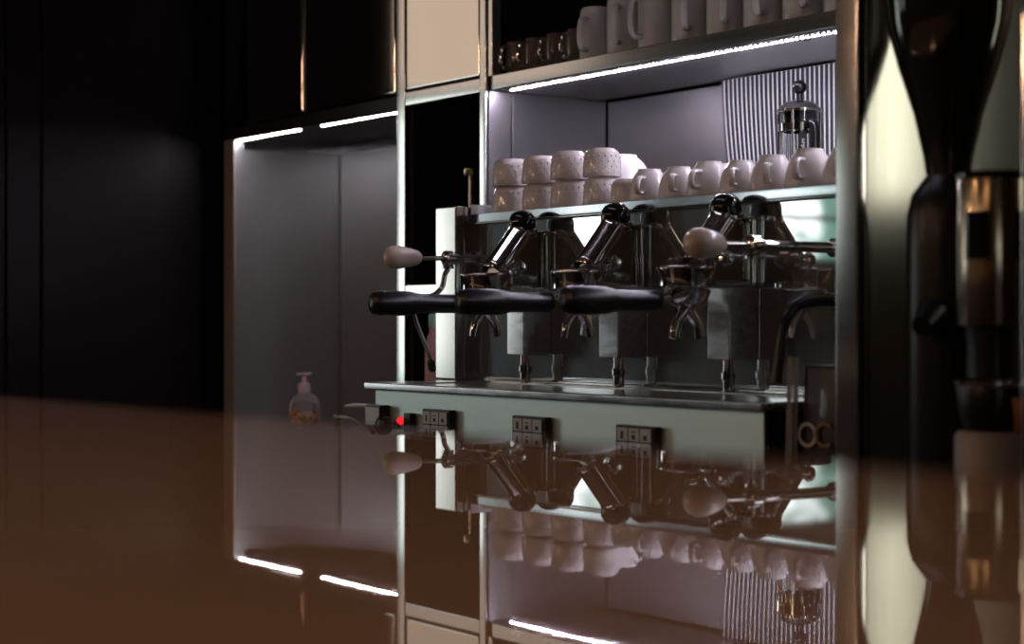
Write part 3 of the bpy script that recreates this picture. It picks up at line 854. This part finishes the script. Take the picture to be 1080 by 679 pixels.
# ribbed sheet behind the french press
t = thing('ribbed_panel', 'ribbed bright metal panel standing behind the french press', 'ribbed panel', (at(830, 0, 2.20).x, 2.20, ZC))
bm = B(); NR = 30
zt_, zb_ = ZS0 - 0.004, ZC + 0.001
for i in range(NR):
    u = i / (NR - 1)
    xt = at(766, 90, 2.205).x + (at(908, 90, 2.205).x - at(766, 90, 2.205).x) * u
    lean = 0.030 * (1 - u) ** 1.3
    tube(bm, [(xt + lean * (1 - q / 6) ** 1.6 + 0.0, 2.200, zb_ + (zt_ - zb_) * q / 6) for q in range(7)], 0.0014, 8)
rb = obj('ribs', bm, 'rib', t)
bm = B()
l0 = at(766, 90, 2.212)
q = [(l0.x - 0.003, 2.2025, zt_)] + [(l0.x - 0.003 + 0.030 * (1 - k / 6) ** 1.6, 2.2025, zb_ + (zt_ - zb_) * k / 6) for k in (4, 2, 0)] + [(XR - 0.02, 2.2025, zb_), (XR - 0.02, 2.2025, zt_)]
va = [bm.verts.new(v) for v in q]; vb = [bm.verts.new(Vector(v) + Vector((0, 0.002, 0))) for v in q]
bm.faces.new(va); bm.faces.new(vb[::-1])
for i in range(6): bm.faces.new((va[i], vb[i], vb[(i + 1) % 6], va[(i + 1) % 6]))
obj('backing_sheet', bm, 'rib_back', t, False)

# ------------------------------------------------------------------ mugs on the upper shelf
ZM = ZS1 + 0.0004
t = mug = thing('mug', 'x', 'mug', (0, 0, 0), 'grey mugs upside down on the upper shelf')
o = [(0.0345, 0.0), (0.0352, 0.001), (0.0350, 0.010), (0.0345, 0.075), (0.0335, 0.083), (0.0305, 0.088), (0.027, 0.0895), (0.0255, 0.0895), (0.0245, 0.0885), (0, 0.0885)]
bm = B(); lathe(bm, inverted(o, 0.003)[:-1] + [(0, 0.085)], (0, 0, 0), (0, 0, 1), 44); obj('body', bm, 'mug', t)
bm = B(); tube(bm, [(0.034, 0, 0.016), (0.050, 0, 0.017), (0.0565, 0, 0.030), (0.0565, 0, 0.052), (0.050, 0, 0.066), (0.0335, 0, 0.068)], 0.004, 10, 6, 1.6); obj('handle', bm, 'mug', t)
mugs = [(629, -75, 0.90, 'shortest grey mug beside the small glass mugs'), (660, -60, 1.0, 'second grey mug on the upper shelf counting from the glass mugs'), (694, -95, 1.04, 'third grey mug from the glass mugs, handle turned outward'),
        (730, -55, 1.04, 'fourth grey mug on the upper shelf counting from the glass mugs'), (768, -50, 1.06, 'fifth grey mug on the upper shelf counting from the glass mugs'), (808, -60, 1.08, 'sixth grey mug on the upper shelf, above the french press'),
        (850, -50, 1.08, 'seventh grey mug on the upper shelf, above the cable grommet'), (892, -60, 1.0, 'last grey mug, cut off by the steel partition')]
for i, (px, a, s_, lab) in enumerate(mugs):
    p = at(px, 40, YW + 0.045)
    o = mug if i == 0 else dup(mug, (0, 0, 0))
    o.location = (p.x, p.y, ZM); o.rotation_euler = (0, 0, math.radians(a)); o.scale = (s_ * 0.95, s_ * 0.95, s_ * 1.17); o['label'] = lab
t = gm = thing('glass_mug', 'x', 'glass mug', (0, 0, 0), 'small glass mugs on the upper shelf')
o = [(0.0, 0.0), (0.022, 0.0), (0.0245, 0.003), (0.0262, 0.012), (0.0268, 0.030), (0.0258, 0.050), (0.0250, 0.058), (0.0235, 0.058), (0.0238, 0.050), (0.0245, 0.030), (0.0240, 0.014), (0.021, 0.007), (0, 0.006)]
bm = B(); lathe(bm, o, (0, 0, 0), (0, 0, 1), 36); obj('bowl', bm, 'amber_glass', t)
bm = B(); tube(bm, [(0.0255, 0, 0.012), (0.036, 0, 0.011), (0.0425, 0, 0.022), (0.0425, 0, 0.038), (0.036, 0, 0.049), (0.025, 0, 0.050)], 0.0034, 10, 6, 1.3); obj('handle', bm, 'chrome', t)
for i, (px, a, lab) in enumerate(((548, -90, 'small glass mug nearest the left end of the upper shelf'), (568, -100, 'second small glass mug from the left end of the shelf'), (590, -95, 'third small glass mug from the left end of the shelf'), (612, -92, 'small glass mug touching the shortest grey mug'))):
    p = at(px, 55, YW + 0.046)
    o = gm if i == 0 else dup(gm, (0, 0, 0))
    o.location = (p.x, p.y, ZM); o.rotation_euler = (0, 0, math.radians(a)); o['label'] = lab; o.scale = (0.98, 0.98, 1.06)

# ------------------------------------------------------------------ left side things on the worktop
YSB = 1.80
p = at(321, 420, YSB)
t = thing('soap_bottle', 'clear pump soap bottle with orange label inside the left alcove', 'soap bottle', (p.x, YSB, BK_Z))
def zs(py): return at(321, py, YSB).z
bm = B()
rot = math.atan2(C, S)
def ellipse_rings(bm, rows, cx, cy, ang, seg=32):
    rings = []
    for (a, b, z) in rows:
        rings.append([bm.verts.new((cx + a * math.cos(2 * PI * k / seg) * math.cos(ang) - b * math.sin(2 * PI * k / seg) * math.sin(ang), cy + a * math.cos(2 * PI * k / seg) * math.sin(ang) + b * math.sin(2 * PI * k / seg) * math.cos(ang), z)) for k in range(seg)])
    for A1, B1 in zip(rings[:-1], rings[1:]):
        for k in range(seg):
            bm.faces.new((A1[k], A1[(k + 1) % seg], B1[(k + 1) % seg], B1[k]))
    bm.faces.new(rings[0][::-1]); bm.faces.new(rings[-1])
ellipse_rings(bm, [(0.027, 0.015, BK_Z + 0.0005), (0.0305, 0.018, BK_Z + 0.005), (0.031, 0.019, zs(432)), (0.0305, 0.019, zs(425)), (0.027, 0.018, zs(419)), (0.018, 0.014, zs(416)), (0.011, 0.011, zs(415)), (0.0105, 0.0105, zs(413))], p.x, YSB, rot)
obj('bottle', bm, 'soap', t)
bm = B(); lathe(bm, [(0, zs(414.8)), (0.0125, zs(414.8)), (0.0125, zs(405)), (0.011, zs(404)), (0.006, zs(403.6)), (0.0055, zs(396)), (0, zs(396))], (p.x, YSB, 0), (0, 0, 1), 28); obj('pump_collar', bm, 'pump', t)
bm = B(); R3b = Matrix(((math.cos(rot), -math.sin(rot), 0), (math.sin(rot), math.cos(rot), 0), (0, 0, 1)))
cc = Vector((p.x, YSB, (zs(395.9) + zs(393)) / 2))
box(bm, cc - Vector((0.016, 0.007, 0.003)), cc + Vector((0.016, 0.007, 0.003)), 0.002, 3, R3b); obj('pump_head', bm, 'pump', t)
bm = B(); n = 12; rows = []
for zq in (zs(452), zs(433)):
    rows.append([bm.verts.new(Vector((p.x, YSB, zq)) + R3b @ Vector((0.0316 * math.cos(a), 0.0196 * math.sin(a), 0))) for a in [PI + 0.45 + (PI - 0.9) * k / n for k in range(n + 1)]])
for k in range(n): bm.faces.new((rows[0][k], rows[0][k + 1], rows[1][k + 1], rows[1][k]))
obj('label', bm, 'soap_label', t)
# water hose with fitting left of the machine
t = thing('water_hose', 'thin pale hose with brass fitting left of the machine base', 'hose', (at(372, 445, 1.75).x, 1.75, BK_Z))
bm = B(); h = lambda px, py: at(px, py, 1.70)
tube(bm, [h(357, 439), h(370, 441), h(380, 449), h(386, 462), Vector((h(388, 470).x, 1.70, BK_Z + 0.006))], 0.0022, 10, 8); obj('clear_hose', bm, 'film', t)
bm = B(); f0 = h(355, 441); lathe(bm, [(0, 0), (0.006, 0.001), (0.007, 0.006), (0.005, 0.009), (0.005, 0.014), (0, 0.014)], f0 + Vector((0, 0, -0.007)), (0, 0, 1), 18)
tube(bm, [f0, Vector((f0.x, f0.y, BK_Z + 0.0005))], 0.003, 10); obj('fitting', bm, 'brass_steel', t)
t = thing('drain_spout', 'small white spout sticking out left of the machine base', 'spout', (XL - 0.02, 1.72, 1.02))
bm = B(); h2 = lambda px, py: at(px, py, 1.71)
tube(bm, [h2(364, 428), h2(372, 427.5), h2(382, 427.5), Vector((XL + 0.0195, 1.715, h2(388, 428).z))], [0.002, 0.0035, 0.0035, 0.0035], 12, 5); obj('spout_tube', bm, 'white', t)
# pieces glimpsed in the openings of the tall cabinet
pq = at(497, 200, YW + 0.035)
t = thing('capped_tap', 'small metal capped column in the dark upper opening', 'tap', (pq.x, YW + 0.035, zm1))
bm = B(); zt = pq.z + (200 - 178) / F * 3.7; zl = pq.z + (200 - 186) / F * 3.7
lathe(bm, [(0, zm1 + 0.0005), (0.020, zm1 + 0.0005), (0.018, zm1 + 0.008), (0.006, zm1 + 0.012), (0.005, zl)], (pq.x, YW + 0.035, 0), (0, 0, 1), 20); obj('stem', bm, 'brass_steel', t)
bm = B(); lathe(bm, [(0, zl), (0.014, zl), (0.015, zl + 0.003), (0.015, zt - 0.002), (0.012, zt), (0, zt)], (pq.x, YW + 0.035, 0), (0, 0, 1), 24); obj('cap', bm, 'brass_steel', t)
pq = at(457, 360, 1.90)
t = thing('slim_bottle', 'slim pink bottle with green cap on the counter left of the machine', 'bottle', (pq.x, 1.90, BK_Z))
bm = B(); z = lambda py: at(457, py, 1.90).z
lathe(bm, [(0, BK_Z + 0.0005), (0.015, BK_Z + 0.0005), (0.016, BK_Z + 0.005), (0.016, z(372)), (0.012, z(358)), (0.008, z(350)), (0.0075, z(345)), (0, z(345))], (pq.x, 1.90, 0), (0, 0, 1), 24); obj('bottle', bm, 'pinkcloth', t)
bm = B(); lathe(bm, [(0, z(344.9)), (0.009, z(344.9)), (0.009, z(333)), (0.007, z(331)), (0, z(331))], (pq.x, 1.90, 0), (0, 0, 1), 20); obj('cap', bm, 'green', t)
# ------------------------------------------------------------------ brown wrapped pack between machine and partition
XK, YK = -1.640, 1.655
pt = atX(848, 375, -1.70)
t = thing('wrapped_pack', 'dark red brown pack in clear film with round letters, right of the machine', 'pack', (XK, YK, BK_Z))
zt = CZ - 36 / F * 2.36
def frust(bm, xa, xb, ya, yb, za, zb_, inset, bev):
    vs = []
    for z_, d_ in ((za, 0), (zb_, inset)):
        vs.append([bm.verts.new((x, y, z_)) for x, y in ((xa + d_, ya + d_), (xb - d_, ya + d_), (xb - d_, yb - d_), (xa + d_, yb - d_))])
    bm.faces.new(vs[0][::-1]); bm.faces.new(vs[1])
    for k in range(4): bm.faces.new((vs[0][k], vs[0][(k + 1) % 4], vs[1][(k + 1) % 4], vs[1][k]))
    bmesh.ops.bevel(bm, geom=bm.edges[:], offset=bev, segments=3, affect='EDGES', profile=0.5)
    return bm
xa = atX(840, 480, -1.69).x
bm = frust(B(), -1.683, -1.592, YK - 0.035, YK + 0.045, BK_Z + 0.0005, zt - 0.010, 0.004, 0.004); bd = obj('pack_body', bm, 'wrap', t)
bm = B()
for (a, b) in (((-1.6935, YK - 0.046), (-1.684, YK - 0.0365)),):
    prism(bm, [(-1.698, BK_Z + 0.0005), (-1.6845, BK_Z + 0.0005), (-1.681, zt - 0.001), (-1.690, zt)], 'y', YK - 0.047, YK - 0.037)
obj('film_fold', bm, 'film', t, False)
zl = at(862, 460, YK - 0.036).z
yf = YK - 0.0365
for (ch, px, mt) in (('O', 851, 'inkpale'), ('C', 867, 'inkyel')):
    c = at(px, 460, yf)
    Mx = Matrix.Translation((c.x, yf + 0.0006, c.z)) @ Matrix.Rotation(PI / 2, 4, 'X')
    obj('lettering', text_bm(ch, 0.044, 0.0004, Mx), mt, bd, False)

# ------------------------------------------------------------------ grinders right of the partition
def grinder_at(px, k, lab):
    """k: scale of the ray along which it stands"""
    return None
gxr, gyr = -1.452, 1.634
dG = -C * gxr + S * gyr
zg = lambda py: CZ + (CY - py) / F * dG
mm = lambda px: px / F * dG
t = gr = thing('coffee_grinder', 'black coffee grinder with tall smoky hopper beside the steel partition', 'coffee grinder', (gxr, gyr, BK_Z))
bm = B()
lathe(bm, [(0, BK_Z + 0.0005), (mm(40), BK_Z + 0.0005), (mm(44), BK_Z + 0.02), (mm(44), zg(260)), (mm(43), zg(225)), (mm(38), zg(205)), (mm(28), zg(192)), (mm(24), zg(186)), (0, zg(186))], (gxr, gyr, 0), (0, 0, 1), 44)
obj('body', bm, 'black', t)
bm = B()
lathe(bm, [(0, zg(185.8)), (mm(23), zg(185.8)), (mm(26), zg(165)), (mm(36), zg(120)), (mm(52), zg(70)), (mm(63), zg(30)), (mm(66), zg(0)), (mm(66), zg(-40)), (mm(62), zg(-44)), (0, zg(-44))], (gxr, gyr, 0), (0, 0, 1), 44)
hp = obj('hopper', bm, 'smoke', t)
bm = B(); lathe(bm, [(mm(66.5), zg(-44)), (mm(68), zg(-44)), (mm(68), zg(-52)), (mm(50), zg(-60)), (0, zg(-62)), (0, zg(-45)), (mm(60), zg(-45))], (gxr, gyr, 0), (0, 0, 1), 44); obj('hopper_lid', bm, 'black', t)
bm = B(); fwd = Vector((0.35, -0.93, 0)).normalized(); c0 = Vector((gxr, gyr, 0)) + fwd * mm(46)
tube(bm, [c0 + Vector((0, 0, zg(330))), c0 + fwd * 0.03 + Vector((0, 0, zg(345)))], [0.018, 0.012], 16)
obj('chute', bm, 'black', t)
bm = B(); box(bm, (gxr - 0.02, gyr - mm(44) - 0.035, BK_Z + 0.06), (gxr + 0.02, gyr - mm(44) + 0.004, BK_Z + 0.072), 0.003); obj('fork', bm, 'black', t)
dup(gr, (-1.06, 1.37, BK_Z), 0.3, 'second black grinder at the right edge, only its hopper side showing')
# doser grinder with steel canister
cxr = -1.271; cyr = -cxr * (S + C * 0.2595) / (C - S * 0.2595)
dC = -C * cxr + S * cyr
zc_ = lambda py: CZ + (CY - py) / F * dC
mc = lambda px: px / F * dC
t = thing('doser_grinder', 'steel canister doser grinder with black lid at the right edge', 'coffee grinder', (cxr, cyr, BK_Z))
bm = B(); lathe(bm, [(0, zc_(343)), (mc(34), zc_(343)), (mc(35), zc_(341)), (mc(35), zc_(190)), (mc(34.5), zc_(189)), (0, zc_(189))], (cxr, cyr, 0), (0, 0, 1), 48); cn = obj('canister', bm, 'brass_steel', t)
bm = B(); lathe(bm, [(0, zc_(188.8)), (mc(36.5), zc_(188.8)), (mc(37), zc_(184)), (mc(34), zc_(181.5)), (0, zc_(181))], (cxr, cyr, 0), (0, 0, 1), 48); obj('lid', bm, 'blackgloss', t)
for (pa, pb) in ((1014, 1035), (1063, 1079)):
    bm = B(); n = 8; rows = []
    for z_ in (zc_(274), zc_(224)):
        row = []
        for k in range(n + 1):
            px = pa + (pb - pa) * k / n
            s1 = max(-0.99, min(0.99, (px - 1046) / 35.0)); c1 = math.sqrt(1 - s1 * s1); rr = mc(35.6)
            row.append(bm.verts.new(Vector((cxr, cyr, z_)) + (fr * s1 + fw * c1) * rr))
        rows.append(row)
    for k in range(n): bm.faces.new((rows[0][k], rows[0][k + 1], rows[1][k + 1], rows[1][k]))
    obj('window', bm, 'blackgloss', cn)
bm = B(); lathe(bm, [(0, zc_(343.2)), (mc(27), zc_(343.2)), (mc(25), zc_(360)), (mc(25), zc_(398)), (0, zc_(398))], (cxr, cyr, 0), (0, 0, 1), 40); obj('neck', bm, 'black', t)
bm = B(); lathe(bm, [(mc(37), zc_(407)), (mc(38.5), zc_(405)), (mc(37), zc_(402)), (mc(34), zc_(404))], (cxr, cyr, 0), (0, 0, 1), 48, close=True); obj('doser_rim', bm, 'chrome', t)
bm = B(); lathe(bm, [(0, zc_(404)), (mc(35), zc_(404)), (mc(36.5), zc_(408)), (mc(33), zc_(440)), (mc(28), zc_(454)), (0, zc_(454))], (cxr, cyr, 0), (0, 0, 1), 44); obj('doser', bm, 'black', t)
bm = B(); lathe(bm, [(0, zc_(454.3)), (mc(35), zc_(455)), (mc(38), zc_(460)), (mc(39), BK_Z + 0.02), (mc(40), BK_Z + 0.0005), (0, BK_Z + 0.0005)], (cxr, cyr, 0), (0, 0, 1), 44); obj('base', bm, 'beige_plastic', t)
bm = B(); hc = Vector((cxr, cyr, 0)) + fw * mc(36) + fr * mc(20)
tube(bm, [hc + Vector((0, 0, zc_(452))), hc + fw * 0.012 + Vector((0, 0, zc_(436))), hc + fw * 0.012 + Vector((0, 0, zc_(418)))], [0.006, 0.009, 0.011], 14, 5); obj('doser_lever', bm, 'wood', t)

# ------------------------------------------------------------------ lamps on the room side (out of view; some added only for their light)
t = thing('wall_glow', 'added glowing beige box standing in for the lit wall above the window', 'lamp', (-7.95, -1.3, 2.32))
obj('shade', box(B(), (-7.93, -2.0, 2.34), (-7.72, -0.80, 2.93), 0.03, 4), 'beige_glow', t)  # glowing box added as the lit beige wall that the steel door mirrors
obj('bracket', box(B(), (-7.998, -1.5, 2.5), (-7.931, -1.2, 2.7), 0.004), 'winframe', t)
pend = thing('pendant_lamp', 'x', 'lamp', (0, 0, 0), 'pendant lamps over the customer side')
obj('bulb', lathe(B(), [(0, -0.055)] + [(0.055 * math.cos(a), 0.055 * math.sin(a)) for a in [(-75 + 15 * i) * PI / 180 for i in range(10)]] + [(0.02, 0.065), (0, 0.065)], (0, 0, 0), (0, 0, 1), 24), 'bulb', pend)
obj('shade', lathe(B(), [(0.17, 0.03), (0.15, 0.08), (0.08, 0.15), (0.025, 0.19), (0.02, 0.19), (0.075, 0.145), (0.145, 0.078), (0.166, 0.03)], (0, 0, 0), (0, 0, 1), 32, close=True), 'black', pend)
bm = B(); tube(bm, [(0, 0, 0.066), (0, 0, 0.749)], 0.004, 8); obj('cord', bm, 'black', pend)
PL = [(-3.6, -1.6, 2.2), (-2.3, -2.4, 2.2), (-4.9, -2.6, 2.2), (-0.9, -2.6, 2.2)]
for i, loc in enumerate(PL):
    lab = ['black pendant lamp nearest the bar on the customer side', 'second black pendant lamp on the customer side', 'black pendant lamp nearest the far windows', 'black pendant lamp behind the camera position'][i]
    if i == 0:
        pend.location = loc; pend['label'] = lab
    else:
        dup(pend, loc, None, lab)

bp_ = thing('added_bar_light', 'x', 'lamp', (0, 0, 0), 'added fill lamps over the bar')  # lamps added to brighten the bar top; deep shade keeps their light off the cups
obj('bulb', lathe(B(), [(0, -0.045)] + [(0.045 * math.cos(a), 0.045 * math.sin(a)) for a in [(-75 + 15 * i) * PI / 180 for i in range(10)]] + [(0.02, 0.055), (0, 0.055)], (0, 0, 0), (0, 0, 1), 24), 'bar_fill', bp_)
obj('shade', lathe(B(), [(0.125, -0.075), (0.118, 0.02), (0.08, 0.10), (0.025, 0.14), (0.02, 0.14), (0.075, 0.096), (0.114, 0.018), (0.121, -0.075)], (0, 0, 0), (0, 0, 1), 32, close=True), 'black', bp_)
bm = B(); tube(bm, [(0, 0, 0.056), (0, 0, 0.749)], 0.004, 8); obj('cord', bm, 'black', bp_)
for i, (loc, lab) in enumerate((((-1.95, -0.25, 2.2), 'added black fill lamp over the far end of the bar'), ((-0.55, -0.30, 2.2), 'added black fill lamp over the near end of the bar'))):
    if i == 0:
        bp_.location = loc; bp_['label'] = lab
    else:
        dup(bp_, loc, None, lab)

t = thing('added_aisle_light', 'added slim fill light above the aisle for highlights on the chrome', 'lamp', (-2.25, 1.15, 2.95))  # added out of view to put highlights on the chrome groups
obj('housing', box(B(), (-2.95, 1.135, 2.40), (-1.55, 1.165, 2.43), 0.003), 'black', t)
obj('diffuser', box(B(), (-2.94, 1.142, 2.394), (-1.56, 1.158, 2.3995), 0.001), 'aisle_fill', t)
for x_ in (-2.8, -1.7):
    bm = B(); tube(bm, [(x_, 1.15, 2.4305), (x_, 1.15, 2.949)], 0.0015, 8); obj('suspension_wire', bm, 'chrome', t)
